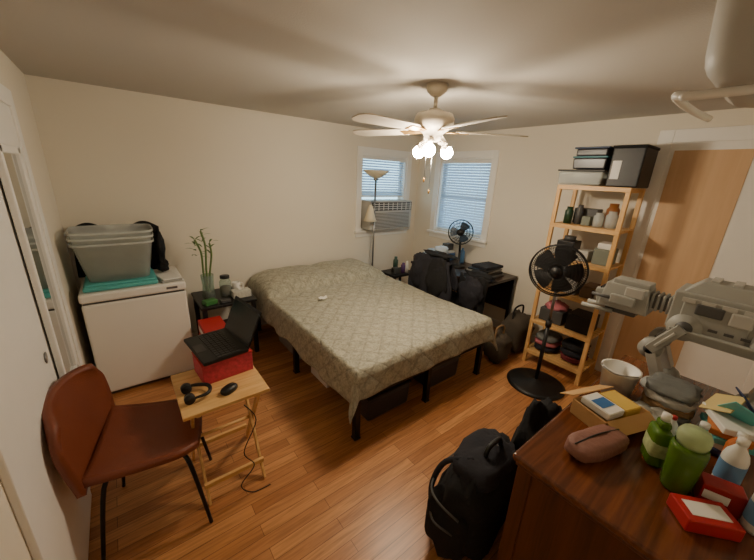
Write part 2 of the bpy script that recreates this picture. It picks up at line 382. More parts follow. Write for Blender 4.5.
# ---------------------------------------------------------------- chest freezer + tote
x0,x1,y1,fh=-4.0,-3.32,-.65,.885
b=B('chest_freezer')
b.b2((x0,y1,.03),(x1,-.06,.80),FRIDGE,.015,seg=3).b2((x0+.01,y1+.01,.80),(x1-.01,-.07,.815),DGREY,.001)
b.b2((x0-.005,y1-.01,.815),(x1+.005,-.055,fh),FRIDGE,.018,seg=3)
b.b2((x0+.03,y1+.03,0),(x1-.03,-.1,.03),DGREY)
b.b2((x1-.14,y1-.004,.84),(x1-.06,y1-.011,.86),mat('badge',(120,120,125),.3,metal=.6),.002)
b.done()
b=B('storage_tote')
cx,cy=-3.74,-.42
b.box((cx,cy,fh+.02),(.47,.40,.034),TEAL,bev=.012)
b.box((cx,cy,fh+.045),(.44,.37,.02),TEAL,bev=.01)
def tote(z0,z1,s0,s1):
    bm=bmesh.new(); rings=[]
    for (z,sx,sy) in ((z0,s0[0],s0[1]),(z1,s1[0],s1[1]),(z1,s1[0]+.02,s1[1]+.02),(z1-.015,s1[0]+.02,s1[1]+.02)):
        ring=[]
        for k in range(32):
            a=2*math.pi*k/32; c_,s_=math.cos(a),math.sin(a)
            ring.append(bm.verts.new((cx+math.copysign(abs(c_)**.35,c_)*sx/2,cy+math.copysign(abs(s_)**.35,s_)*sy/2,z)))
        rings.append(ring)
    for r0,r1 in zip(rings,rings[1:]):
        for k in range(32): bm.faces.new((r0[k],r0[(k+1)%32],r1[(k+1)%32],r1[k]))
    bm.faces.new(rings[0][::-1]); b.addbm(bm,CLEAR,True)
for i in range(3): tote(fh+.06+.04*i,fh+.36+.042*i,(.39+.004*i,.30),(.50+.004*i,.40))
b.done()
b=B('black_jacket')
def jkb(u,v):
    t=2*v-1
    return (-3.71+.30*t,-.145-.03*math.sin(v*16)*(1-u)-.04*abs(t)**3,fh+.02+.40*u*(1-.1*math.cos(t*5)))
b.surf(jkb,14,28,BCL,th=.02)
b.sph((-3.43,-.25,fh+.22),(.035,.09,.17),BCL,amp=.35,seed=3,seg=24)
b.sph((-3.43,-.24,fh+.06),(.05,.10,.055),BCL,amp=.35,seed=5,seg=24)
b.done()
b=B('paper_tray'); b.box((-3.42,-.52,fh+.012),(.15,.2,.02),GREY,rot=(0,0,.15)).box((-3.42,-.52,fh+.027),(.14,.19,.01),PAPER,rot=(0,0,.2)); b.done()
# ---------------------------------------------------------------- side table left of bed
b=B('side_table'); tx0,tx1,ty0,ty1=-3.22,-2.72,-.62,-.12
b.b2((tx0,ty0,.57),(tx1,ty1,.6),BPL,.006).b2((tx0+.02,ty0+.02,.22),(tx1-.02,ty1-.02,.24),BPL)
for x in (tx0+.03,tx1-.03):
    for y in (ty0+.03,ty1-.03): b.b2((x-.02,y-.02,0),(x+.02,y+.02,.57),BPL)
b.done()
b=B('bamboo_vase'); c=(-3.1,-.38,.6)
b.lathe([(0,.003),(.05,.003),(.06,.02),(.05,.14),(.058,.24),(.055,.24),(.047,.14),(.055,.02),(0,.012)],c,GLASS)
b.lathe([(0,.006),(.048,.006),(.047,.07),(0,.075)],c,mat('pebbles',(70,60,50),.8,var=.5,nscale=90))
BAM=mat('bamboo_green',(96,120,60),.5)
LEAF=mat('leaf_green',(80,112,56),.5)
for k,(dx,dy,h) in enumerate(((.0,.0,.66),(.03,.02,.54),(-.025,.01,.58))):
    pts=[(c[0]+dx*.5,c[1]+dy*.5,.62),(c[0]+dx,c[1]+dy,.62+h*.4),(c[0]+dx*1.6+.015,c[1]+dy,.62+h*.75),(c[0]+dx*2.2-.01,c[1]+dy,.6+h)]
    b.tube(pts,.009,BAM)
    for j in range(4):
        b.cyl((pts[1][0],pts[1][1],.66+h*.12*j),(pts[1][0],pts[1][1],.664+h*.12*j),.0105,LEAF)
    for j in range(8):
        an=j*1.2+k; base=Vector(pts[-1])-Vector((0,0,.05*(j%4))); dr=Vector((math.cos(an),math.sin(an),.9))
        def lf(u,v,base=base,dr=dr,an=an):
            p=base+dr*(.09*u)-Vector((0,0,.06*u*u)); wdt=.010*math.sin(math.pi*min(1,u*.95+.05))
            return p+Vector((-math.sin(an),math.cos(an),0))*wdt*(v*2-1)
        b.surf(lf,7,2,LEAF)
b.done()
b=B('glass_jar'); b.lathe([(0,0),(.05,0),(.055,.02),(.055,.15),(.04,.175),(.04,.19)],(-2.95,-.40,.602),GLASS); b.lathe([(0,.0),(.044,0),(.044,.025),(0,.025)],(-2.95,-.40,.79),BPL)
b.lathe([(0,.005),(.048,.005),(.049,.1),(0,.1)],(-2.95,-.40,.602),mat('jar_fill',(90,70,50),.8,var=.5,nscale=60)); b.done()
b=B('coffee_mug'); b.lathe([(0,0),(.036,0),(.04,.01),(.04,.09),(.036,.09),(.034,.01),(0,.008)],(-2.82,-.28,.602),WHITE); b.tube([(-2.78,-.28,.68),(-2.755,-.28,.67),(-2.755,-.28,.635),(-2.78,-.28,.62)],.006,WHITE); b.done()
b=B('tissue_box'); b.box((-2.83,-.48,.636),(.17,.11,.068),mat('tissue_print',(190,190,180),.6,var=.3,nscale=50)).surf(lambda u,v:(-2.85+.05*u,-.48+.02*math.sin(u*6)*(v),.668+.05*v-.02*(2*u-1)**2),6,5,PAPER); b.done()
b=B('snack_packet'); b.box((-3.13,-.54,.621),(.11,.08,.04),GREEN,rot=(0,0,.3)).box((-3.0,-.56,.615),(.09,.06,.028),DGREY,rot=(0,0,.1)); b.done()
b=B('soda_case'); x0=-3.28
for i,zz in enumerate((0,.13,.26,.39)):
    b.b2((x0+.004*i,-.98,zz),(x0+.2,-.66,zz+.127),RED,.005)
    b.b2((x0-.001+.004*i,-.95,zz+.04),(x0+.0+.004*i,-.7,zz+.09),PAPER,0)
    b.b2((x0+.03,-.982,zz+.03),(x0+.17,-.98,zz+.10),PAPER if i%2 else mat('pink',(220,90,110),.5),0)
b.done()
# ---------------------------------------------------------------- folding tray table
b=B('folding_tray_table'); tx0,tx1,ty0,ty1,tz=-3.58,-3.15,-2.13,-1.69,.64
for i in range(5):
    ya=ty0+(ty1-ty0)*i/5; yb=ty0+(ty1-ty0)*(i+1)/5
    b.b2((tx0,ya+.0006,tz-.018),(tx1,yb-.0006,tz),TRAY,.002)
for x in (tx0+.07,tx1-.07): b.b2((x-.012,ty0+.02,tz-.04),(x+.012,ty1-.02,tz-.018),TRAY)
for x in (tx0+.045,tx1-.045):
    b.bar((x,ty0+.05,tz-.03),(x,ty1-.02,.01),.035,.014,PINE,up=(1,0,0)); 
for x in (tx0+.062,tx1-.062):
    b.bar((x,ty1-.05,tz-.03),(x,ty0+.02,.01),.035,.014,PINE,up=(1,0,0))
for y,z in ((ty1-.05,.12),(ty0+.05,.12)): b.bar((tx0+.05,y,z),(tx1-.05,y,z),.02,.03,TRAY)
b.cyl((tx0+.04,(ty0+ty1)/2,.325),(tx1-.04,(ty0+ty1)/2,.325),.01,TRAY)
b.done()
b=B('gift_box'); b.box((-3.31,-1.80,tz+.062),(.28,.2,.122),REDP,rot=(0,0,.08)).box((-3.31,-1.80,tz+.126),(.285,.205,.006),RED,rot=(0,0,.08)); b.done()
lz=tz+.13
b=B('laptop'); M0=Matrix.Translation((-3.33,-1.73,lz))@Euler((0,0,.12)).to_matrix().to_4x4()
def tb(o,M,c,d,m,rot=(0,0,0),bev=.003):
    bm=bmesh.new(); bmesh.ops.create_cube(bm,size=1)
    for v in bm.verts: v.co=Vector((v.co.x*d[0],v.co.y*d[1],v.co.z*d[2]))
    if bev: bmesh.ops.bevel(bm,geom=bm.edges[:],offset=min(bev,min(d)*.4),segments=2,affect='EDGES')
    o.addbm(bm,m,False,M@Matrix.Translation(c)@Euler(rot).to_matrix().to_4x4())
LB=mat('laptop_black',(20,21,24),.5)
tb(b,M0,(0,0,.012),(.25,.37,.02),LB)
for i in range(5):
    for j in range(13): tb(b,M0,(.09-.027*i-.02+.0,-.165+.0275*j,.0235),(.022,.023,.003),mat('key',(36,36,40),.5),bev=0)
tb(b,M0,(-.09,0,.0228),(.055,.1,.001),mat('touchpad',(38,38,42),.3),bev=0)
a_=.42; tb(b,M0,(.125+.115*math.sin(a_),0,.02+.115*math.cos(a_)),(.008,.37,.235),LB,rot=(0,a_,0))
tb(b,M0,(.125+.115*math.sin(a_)-.0045,0,.02+.115*math.cos(a_)),(.001,.345,.2),mat('screen_dark',(16,18,24),.2),rot=(0,a_,0),bev=0)
b.done()
b=B('headphones')
hc=Vector((-3.49,-1.97,tz+.028))
b.tube([hc+Vector((-.045,.06,0)),hc+Vector((.0,.062,.0)),hc+Vector((.055,.03,0)),hc+Vector((.065,-.015,0)),hc+Vector((.04,-.055,0)),hc+Vector((-.03,-.06,0))],[.006,.009,.01,.01,.009,.006],BPL)
for s_ in (1,-1):
    c=hc+Vector((-.04,.055*s_,0))
    b.cyl(c+Vector((0,-.012,0)),c+Vector((0,.012,0)),.026,BPL); b.cyl(c+Vector((0,-.022*s_-.0,0)),c+Vector((0,-.010*s_,0)),.024,BCL)
b.done()
b=B('computer_mouse'); b.sph((-3.34,-2.03,tz+.014),(.05,.031,.022),BPL,rot=(0,0,.5),flat=.8); b.b2((-3.33,-2.03,tz+.032),(-3.31,-2.024,tz+.04),DGREY,.002)
b.done()
b=B('power_cable'); b.tube([(-3.30,-2.15,tz-.03),(-3.25,-2.17,.5),(-3.33,-2.18,.33),(-3.28,-2.17,.2),(-3.36,-2.17,.1),(-3.3,-2.17,.008),(-3.2,-2.18,.008)],.003,BPL); b.done()
# ---------------------------------------------------------------- leather chair
def chair():
    b=B('leather_chair'); th=-.2; C0=Vector((-3.715,-1.95,0)); R=Matrix.Rotation(th,4,'Z')
    def W(x,y,z): return C0+(R@Vector((x,y,z)))
    def seat(u,v):
        x=-.22+.44*u; wd=.265-.05*u; 
        k=(v*2-1); y=wd*k*(1-.3*max(0,(u-.75)/.25)**2)
        z=.455+.035*abs(k)**3*(1-.4*u)-.02*max(0,(u-.75)/.25)**2+.02*(1-u)**3
        return W(x,y,z)
    b.surf(seat,20,20,LEATH,th=.035)
    def back(u,v):
        k=v*2-1; h=u
        wd=.265+.03*math.sin(h*math.pi*.8)-.06*max(0,(h-.72)/.28)**2
        y=wd*k; x=-.22-.085*h**1.2+.075*k*k*(.3+.7*h)
        z=.47+.38*h-.05*abs(k)**3*h
        return W(x,y,z)
    b.surf(back,20,20,LEATH,th=-.032)
    for sx,sy in ((.17,.18),(.17,-.18),(-.17,.18),(-.17,-.18)):
        b.tube([W(sx*.7,sy*.7,.43),W(sx,sy,.40),W(sx*1.35,sy*1.22,.005)],[.009,.011,.009],BLACK,res=5)
    b.tube([W(.12,.13,.43),W(.12,-.13,.43)],.01,BLACK); b.tube([W(-.12,.13,.43),W(-.12,-.13,.43)],.01,BLACK)
    b.tube([W(.12,.13,.43),W(-.12,.13,.43)],.01,BLACK); b.tube([W(.12,-.13,.43),W(-.12,-.13,.43)],.01,BLACK)
    b.done()
chair()
# ---------------------------------------------------------------- nightstand, floor lamp
b=B('nightstand'); b.b2((-.90,-.62,.52),(-.5,-.3,.55),BPL).b2((-.88,-.6,.2),(-.52,-.32,.22),BPL)
for x in (-.88,-.52):
    for y in (-.6,-.32): b.b2((x-.015,y-.015,0),(x+.015,y+.015,.52),BPL)
b.done()
b=B('alarm_clock'); b.box((-.8,-.52,.595),(.1,.07,.085),DGREY,bev=.01).box((-.852,-.52,.6),(.002,.05,.05),BPL); b.done()
b=B('medicine_bottles')
for (x,y,r_,h_,mm) in ((-.68,-.54,.03,.14,mat('purple',(90,60,110),.5)),(-.58,-.44,.035,.1,RED),(-.62,-.55,.025,.16,WHITE),(-.70,-.4,.035,.2,mat('bottle_green_dark',(50,80,70),.4))):
    b.lathe([(0,0),(r_,0),(r_,h_*.75),(r_*.6,h_*.85),(r_*.6,h_),(0,h_)],(x,y,.551),mm,seg=16)
b.done()
b=B('floor_lamp'); lx,ly=-.96,-.2
b.lathe([(0,0),(.12,0),(.12,.015),(.03,.03),(.012,.05),(0,.05)],(lx,ly,0),STEEL)
b.cyl((lx,ly,.04),(lx,ly,1.78),.013,STEEL)
SH=clear('frosted_shade',(225,215,190),.92,.5)
b.lathe([(.02,0),(.05,.008),(.12,.05),(.175,.10),(.172,.103),(.115,.055),(.045,.014),(.0,.012)],(lx,ly,1.785),SH)
b.lathe([(0,0),(.03,0),(.035,.02),(.02,.03),(0,.03)],(lx,ly,1.76),STEEL)
b.tube([(lx,ly,1.3),(lx-.03,ly-.02,1.46),(lx-.09,ly-.05,1.50),(lx-.13,ly-.08,1.44)],.008,STEEL)
b.lathe([(.015,.0),(.03,-.03),(.065,-.16),(.085,-.21),(.082,-.21),(.06,-.15),(.02,-.02),(0,0)],(lx-.13,ly-.08,1.46),SH)
b.done()
# ---------------------------------------------------------------- desk
b=B('desk'); dx0,dx1,dy0,dy1=-.68,-.03,-1.85,-.68
DW=wood('desk_dark',(40,28,22),(60,42,32),'y',.35)
b.b2((dx0,dy0,.72),(dx1,dy1,.75),DW,.004)
for x in (dx0+.03,dx1-.03):
    for y in (dy0+.03,dy1-.03): b.b2((x-.02,y-.02,0),(x+.02,y+.02,.72),BLACK)
b.b2((dx1-.03,dy0+.03,.3),(dx1-.02,dy1-.03,.72),DW)
b.done()
b=B('desk_fan'); c=Vector((-.34,-1.20,0)); 
b.lathe([(0,0),(.09,0),(.085,.02),(.03,.035),(.015,.05),(.015,.2),(0,.2)],(c.x,c.y,.751),BPL)
hd=Vector((c.x-.03,c.y,1.20)); ax=Vector((-1,-.55,0)).normalized()
def fan_head(b,hd,ax,R,mats,nb=3,depth=.1,rings=4,spokes=28,hub=.04):
    q=Vector((0,0,1)).rotation_difference(ax).to_matrix().to_4x4(); M=Matrix.Translation(hd)@q
    for sgn in (1,-1):
        for k in range(rings+1):
            r=hub+(R-hub)*k/rings; z=sgn*depth/2*math.sqrt(max(0,1-(r/R)**2*.92))
            b.tube([M@Vector((r*math.cos(a),r*math.sin(a),z)) for a in [2*math.pi*i/16 for i in range(16)]],.0022 if k<rings else .006,mats[0],seg=5,res=3,closed=True)
        for i in range(spokes):
            a=2*math.pi*i/spokes
            b.tube([M@Vector((r*math.cos(a+.35*(1-r/R)),r*math.sin(a+.35*(1-r/R)),sgn*depth/2*math.sqrt(max(0,1-(r/R)**2*.92)))) for r in (hub,R*.45,R*.75,R)],.0017,mats[0],seg=4,res=2)
        b.cyl(M@Vector((0,0,sgn*depth/2)),M@Vector((0,0,sgn*(depth/2+.008))),hub,mats[0])
    for i in range(nb):
        a0=2*math.pi*i/nb
        def bl(u,v):
            r=.03+(R*.86-.03)*u; a=a0+(v-.5)*(1.25 if u>.15 else .8)*(1-.25*u*u); return M@Vector((r*math.cos(a),r*math.sin(a),.02*(v-.5)*2))
        b.surf(bl,10,8,mats[1])
    b.cyl(M@Vector((0,0,-depth/2-.08)),M@Vector((0,0,-depth/2)),R*.24,mats[0],r2=R*.28)
    return M
fan_head(b,hd,ax,.15,(BPL,mat('fan_blade_blue',(70,90,110),.4)),spokes=20,rings=3,depth=.08)
b.cyl((c.x,c.y,.93),(hd.x+.05,hd.y+.03,1.14),.014,BPL)
b.done()
BWC=mat('blue_white_cloth',(165,185,205),.7,var=.4,nscale=20)
b=B('plastic_bag'); b.sph((-.48,-.87,.835),(.16,.13,.085),BWC,amp=.4,seed=4,seg=28); b.sph((-.40,-.95,.91),(.10,.08,.07),mat('bag_white',(200,212,225),.5),amp=.4,seed=7); b.done()
b=B('desk_boxes'); b.box((-.16,-.85,.801),(.2,.16,.1),BLUE,rot=(0,0,.2)).box((-.17,-.85,.867),(.18,.14,.03),PAPER).box((-.14,-.84,.93),(.12,.1,.09),DGREY)
b.done()
b=B('laptop_stack'); b.box((-.36,-1.62,.766),(.36,.3,.03),DGREY,rot=(0,0,.1)).box((-.37,-1.6,.796),(.34,.28,.028),BPL,rot=(0,0,-.1)).box((-.36,-1.6,.82),(.36,.26,.02),GREY,rot=(0,0,.05)).box((-.36,-1.6,.841),(.35,.26,.02),BPL,rot=(0,0,.15)).box((-.34,-1.62,.866),(.3,.22,.03),DCL,rot=(0,0,-.1)); b.done()
b=B('water_bottle'); b.lathe([(0,0),(.033,0),(.035,.01),(.035,.15),(.015,.18),(.015,.2),(0,.2)],(-.12,-1.08,.751),mat('bottle_blue',(90,140,190),.3)); b.done()
# office chair with jackets
b=B('office_chair'); c=Vector((-.70,-1.30,0))
for i in range(5):
    a=i*2*math.pi/5+.3; e=c+Vector((.24*math.cos(a),.24*math.sin(a),.06))
    b.bar(c+Vector((0,0,.09)),e,.035,.03,BPL); b.cyl(e+Vector((-.012,0,-.034)),e+Vector((.012,0,-.034)),.025,BPL)
b.cyl(c+Vector((0,0,.07)),c+Vector((0,0,.42)),.025,STEEL)
b.box(c+Vector((0,0,.45)),(.42,.44,.07),BCL,bev=.03,seg=3)
b.bar(c+Vector((-.15,0,.42)),c+Vector((-.24,0,.62)),.06,.02,BPL)
b.surf(lambda u,v:(c.x-.21-.04*u+.05*(2*v-1)**2,c.y+(.22-.03*u*u)*(2*v-1),.52+.44*u),12,12,BCL,th=.03)
b.done()
b=B('draped_jacket')
def jk(u,v):
    k=2*v-1; a=u*2-1
    if a<0: x=c.x-.28-.022*math.sin(k*7)*(-a); z=.99-.5*(-a)**1.1
    else: x=c.x-.17+.03*math.sin(k*6)*a; z=.99-.3*a
    if abs(a)<.12: x=c.x-.235+ (a/.12)*.06; z=1.0
    return (x,c.y+k*(.29+.04*math.sin(u*9)),z+.014*math.sin(k*9)-.05*k*k)
b.surf(jk,26,20,DCL,th=.015); b.sph((c.x-.28,c.y-.12,.72),(.035,.15,.24),BCL,amp=.35,seed=2,seg=28); b.sph((c.x-.26,c.y+.2,.76),(.04,.10,.2),DCL,amp=.35,seed=3,seg=28); b.sph((c.x-.2,c.y-.05,1.0),(.09,.2,.035),BCL,amp=.5,seed=13,seg=28); b.done()
b=B('draped_coat')
b.surf(lambda u,v:(-.715-.03*math.sin(v*9)-.04*u, -1.90+.36*v, .80-.50*u+.04*math.sin(v*7)),16,14,BCL,th=.02); b.sph((-.62,-1.72,.80),(.10,.19,.05),BCL,amp=.4,seed=5,seg=28); b.sph((-.78,-1.74,.62),(.06,.15,.17),DCL,amp=.4,seed=6,seg=28); b.done()
b=B('canvas_bag'); b.sph((-.72,-2.12,.15),(.13,.13,.15),OLIVE,amp=.3,seed=5,flat=.7).tube([(-.8,-2.12,.26),(-.78,-2.12,.38),(-.68,-2.13,.38),(-.66,-2.13,.26)],.01,TAN); b.done()
b=B('duffel_bag'); b.sph((-.32,-2.1,.21),(.2,.14,.21),OLIVE,amp=.25,seed=6,flat=.7).tube([(-.42,-2.08,.38),(-.4,-2.08,.5),(-.24,-2.08,.5),(-.22,-2.08,.38)],.01,BCL); b.done()
# ---------------------------------------------------------------- shelf
b=B('wooden_shelf_unit'); sx0,sx1,sy0,sy1,sh=-.50,-.12,-2.86,-2.30,1.815
for x in (sx0,sx1-.03):
    for y in (sy0,sy1-.035): b.b2((x,y,0),(x+.03,y+.035,sh),PINE)
LV=[.14,.48,.82,1.14,1.46,1.80]
for z in LV:
    for i in range(6):
        xa=sx0+.004+(sx1-sx0-.008)*i/6; b.b2((xa+.004,sy0+.002,z),(xa+.058,sy1-.002,z+.014),PINEY,.002)
    for y in (sy0+.031,sy1-.049): b.b2((sx0+.0,y,z-.025),(sx1,y+.018,z),PINE,.002)
    b.b2((sx0-.004,sy0+.001,z-.022),(sx0+.012,sy1-.001,z+.015),PINEY,.002)
b.done()
def bx_(o,x,y,z,dx,dy,dz,m,r=0): o.box((x,y,z+dz/2),(dx,dy,dz),m,rot=(0,0,r),bev=.006)
def jar_(o,x,y,z,r,h,m): o.lathe([(0,0),(r,0),(r,h*.75),(r*.7,h*.85),(r*.7,h),(0,h)],(x,y,z),m,seg=16)
MUT=mat('muted_grey_green',(120,125,112),.6); AMB=mat('amber',(150,95,50),.3)
z=LV[4]+.016; b=B('kitchen_jars')
jar_(b,-.38,-2.40,z,.035,.15,mat('dark_green',(30,60,38),.3)); jar_(b,-.33,-2.47,z,.03,.17,DGREY); bx_(b,-.36,-2.56,z,.1,.07,.08,MUT); jar_(b,-.38,-2.65,z,.04,.12,CLEAR); jar_(b,-.36,-2.74,z,.045,.14,CLEAR); bx_(b,-.22,-2.5,z,.12,.2,.14,DGREY); jar_(b,-.24,-2.7,z,.05,.2,AMB); b.done()
z=LV[3]+.016; b=B('kitchen_appliance')
bx_(b,-.33,-2.44,z,.18,.15,.16,BPL); b.cyl((-.33,-2.44,z+.16),(-.33,-2.44,z+.2),.05,DGREY); bx_(b,-.36,-2.60,z,.12,.1,.10,LGREY); bx_(b,-.32,-2.75,z,.2,.13,.14,MUT); bx_(b,-.32,-2.75,z+.14,.18,.11,.05,PAPER,.1); b.done()
z=LV[2]+.016; b=B('pantry_boxes')
bx_(b,-.34,-2.42,z,.2,.12,.1,CARD); bx_(b,-.34,-2.42,z+.1,.18,.12,.06,DGREY,.1); bx_(b,-.35,-2.57,z,.18,.12,.14,LGREY,-.05); bx_(b,-.33,-2.71,z,.22,.1,.11,mat('brown_box',(100,76,54),.7)); jar_(b,-.4,-2.8,z,.03,.13,WHITE); b.done()
z=LV[1]+.016; b=B('wire_basket'); bx_(b,-.33,-2.46,z,.22,.22,.13,DGREY); b.sph((-.33,-2.46,z+.15),(.1,.1,.05),mat('pink_soft',(190,110,120),.8),amp=.3); bx_(b,-.33,-2.71,z,.24,.2,.16,BPL); b.done()
z=LV[0]+.016; b=B('folded_clothes')
for i,mm in enumerate((DCL,mat('pink_soft',(190,110,120),.8),GCL)): b.sph((-.32,-2.45,z+.035+.055*i),(.13,.11,.034),mm,flat=.7,amp=.15,seed=i)
for i,mm in enumerate((mat('maroon_cloth',(110,36,40),.8),DCL,BCL)): b.sph((-.32,-2.71,z+.04+.06*i),(.13,.11,.038),mm,flat=.7,amp=.2,seed=i+4)
b.done()
z=1.816
b=B('storage_container'); b.box((-.32,-2.46,z+.06),(.34,.34,.11),CLEAR,bev=.015,taper=1.05).box((-.32,-2.46,z+.122),(.37,.37,.015),DGREY,bev=.006)
b.box((-.32,-2.46,z+.04),(.26,.26,.06),GCL,bev=.02); b.done()
b=B('food_container'); b.box((-.31,-2.5,z+.18),(.3,.25,.09),SMOKE,bev=.012,taper=1.05).box((-.31,-2.5,z+.232),(.32,.27,.014),mat('lid_blue',(60,120,130),.4),bev=.005)
b.box((-.31,-2.5,z+.27),(.29,.24,.06),SMOKE,bev=.012).box((-.31,-2.5,z+.306),(.32,.27,.014),mat('lid_navy',(40,60,90),.4),bev=.005); b.done()
b=B('black_box'); b.box((-.31,-2.77,z+.15),(.32,.22,.3),BPL,bev=.01).b2((-.472,-2.74,z+.06),(-.47,-2.68,z+.2),PAPER,0).box((-.31,-2.77,z+.305),(.33,.23,.02),BCL); b.done()
# ---------------------------------------------------------------- pedestal fan
b=B('pedestal_fan'); c=Vector((-.80,-2.6,0))
b.lathe([(0,0),(.25,0),(.255,.012),(.22,.028),(.05,.04),(.03,.06),(0,.06)],c,BPL,seg=40)
b.cyl(c+Vector((0,0,.05)),c+Vector((0,0,.62)),.017,BPL).cyl(c+Vector((0,0,.6)),c+Vector((0,0,.66)),.025,BPL).cyl(c+Vector((0,0,.62)),c+Vector((0,0,1.04)),.012,STEEL)
ax=Vector((-1,-.25,-.02)).normalized(); hd=c+Vector((-.06,0,1.13))
fan_head(b,hd,ax,.215,(BPL,mat('fan_blade_black',(24,24,28),.35)),nb=5,spokes=72,rings=7,depth=.15,hub=.045)
b.box(c+Vector((0.04,0,1.06)),(.05,.05,.1),BPL); b.box(c+Vector((-.02,0,.98)),(.035,.06,.09),BPL); b.done()
# ---------------------------------------------------------------- ceiling fan
b=B('ceiling_fan'); c=Vector((-1.9,-2.03,0)); FW=mat('fan_white',(215,205,188),.45); FB=mat('fan_blade_cream',(205,195,178),.5); BR=mat('brass',(160,125,70),.35,metal=.8)
b.lathe([(0,2.4),(.07,2.4),(.065,2.36),(.03,2.33),(.0,2.33)],c,FW); b.cyl(c+Vector((0,0,2.24)),c+Vector((0,0,2.34)),.014,FW)
O=.035
b.lathe([(0,2.22+O),(.04,2.22+O),(.06,2.205+O),(.12,2.19+O),(.135,2.16+O),(.13,2.11+O),(.10,2.09+O),(.07,2.07+O),(.06,2.05+O),(.055,2.02+O),(.0,2.02+O)],c,FW,seg=36)
for i in range(5):
    a=math.radians(110+72*i); R=Matrix.Translation(c+Vector((0,0,2.085+O)))@Matrix.Rotation(a,4,'Z')@Matrix.Rotation(.18,4,'X')
    poly=[(.17,-.045),(.22,-.058),(.58,-.07),(.63,-.06),(.66,-.03),(.66,.03),(.63,.06),(.58,.07),(.22,.058),(.17,.045)]
    b.prism(poly,.007,FB,M=R,bev=.001)
    p2=[(.08,-.02),(.16,-.03),(.24,-.035),(.24,.035),(.16,.03),(.08,.02)]
    b.prism(p2,.005,BR,M=R@Matrix.Translation((0,0,-.006)),bev=.001)
def emis(name,col,s):
    m,n,bb,l=nt(name); bb.inputs['Base Color'].default_value=lin(col); bb.inputs['Emission Color'].default_value=lin(col); bb.inputs['Emission Strength'].default_value=s; return m
BULB=emis('bulb_glow',(255,236,206),340)
for i in range(3):
    a=math.radians(215+i*120); dv=Vector((math.cos(a),math.sin(a),0)); p=c+dv*.05+Vector((0,0,2.03+O)); q=c+dv*.10+Vector((0,0,2.0+O))
    b.cyl(p,q,.018,FW); b.lathe([(.02,0),(.03,-.015),(.032,-.03)],q,FW); b.sph(q+dv*.015+Vector((0,0,-.045)),.042,BULB)
for dx,ln in ((.03,.30),(-.03,.22)):
    b.cyl(c+Vector((dx,.02,2.02-ln)),c+Vector((dx,.02,2.02+O)),.0018,STEEL,seg=6); b.sph(c+Vector((dx,.02,2.02-ln)),(.007,.007,.016),BR)
b.done()
# ---------------------------------------------------------------- dresser
DX0,DX1,DY0,DY1,DZ=-2.66,-1.4,-3.90,-3.29,.86
b=B('wooden_dresser')
b.b2((DX0+.025,DY0,.06),(DX1-.025,DY1-.03,DZ-.05),DRESZ,.004)
b.b2((DX0,DY0-.005,DZ-.03),(DX1,DY1,DZ),DRES,.01,seg=3).b2((DX0+.01,DY0,DZ-.05),(DX1-.01,DY1-.012,DZ-.03),DRESZ,.006)
for p in ((DX0+.02,DY0+.0),(DX0+.02,DY1-.075)): b.b2((p[0]-.003,p[1],0),(p[0]+.02,p[1]+.055,DZ-.05),DRESZ,.004)
b.b2((DX0+.017,DY0,.0),(DX0+.04,DY1-.03,.1),DRESZ,.004)
for r in range(3):
    for k in range(2):
        xa=DX0+.05+k*.585; za=.1+r*.235
        b.b2((xa,DY1-.03,za),(xa+.565,DY1-.012,za+.22),DRES,.006); 
        for q in (.17,.40): b.sph((xa+q,DY1-.0,za+.11),.014,BR,seg=10)
b.done()
# backpack
b=B('backpack'); c=Vector((-2.42,-3.07,0))
R=(0,0,.15)
b.sph(c+Vector((0,0,.27)),(.26,.14,.27),BCL,rot=R,flat=.62,amp=.14,seed=1,seg=32)
b.sph(c+Vector((-.16,.02,.21)),(.13,.12,.17),BCL,rot=R,flat=.6,amp=.18,seed=2,seg=24)
b.sph(c+Vector((-.02,.11,.2)),(.17,.06,.16),BCL,rot=R,flat=.6,amp=.15,seed=3,seg=24)
b.sph(c+Vector((.0,.0,.5)),(.2,.12,.07),DCL,rot=R,flat=.8,amp=.2,seed=8,seg=24)
b.tube([c+Vector((-.06,-.03,.54)),c+Vector((-.04,-.03,.61)),c+Vector((.05,-.03,.61)),c+Vector((.07,-.03,.54))],.012,BPL)
for s_ in (0,.16):
    b.tube([c+Vector((-.1+s_,-.0,.55)),c+Vector((-.18+s_,.10,.50)),c+Vector((-.20+s_,.15,.32)),c+Vector((-.16+s_,.16,.1))],.014,DCL)
b.tube([c+Vector((-.27,-.07,.36)),c+Vector((-.30,.03,.40)),c+Vector((-.24,.12,.38)),c+Vector((-.1,.16,.40)),c+Vector((.1,.17,.38))],.005,DGREY)
b.tube([c+Vector((-.27,-.05,.25)),c+Vector((-.31,.03,.28)),c+Vector((-.26,.1,.26))],.005,DGREY)
b.done()
b=B('black_coat'); b.sph((-2.02,-3.15,.33),(.17,.10,.33),BCL,amp=.3,seed=9,flat=.75,seg=28); b.sph((-1.80,-3.16,.25),(.16,.09,.25),BCL,amp=.3,seed=12,flat=.8,seg=24); b.done()
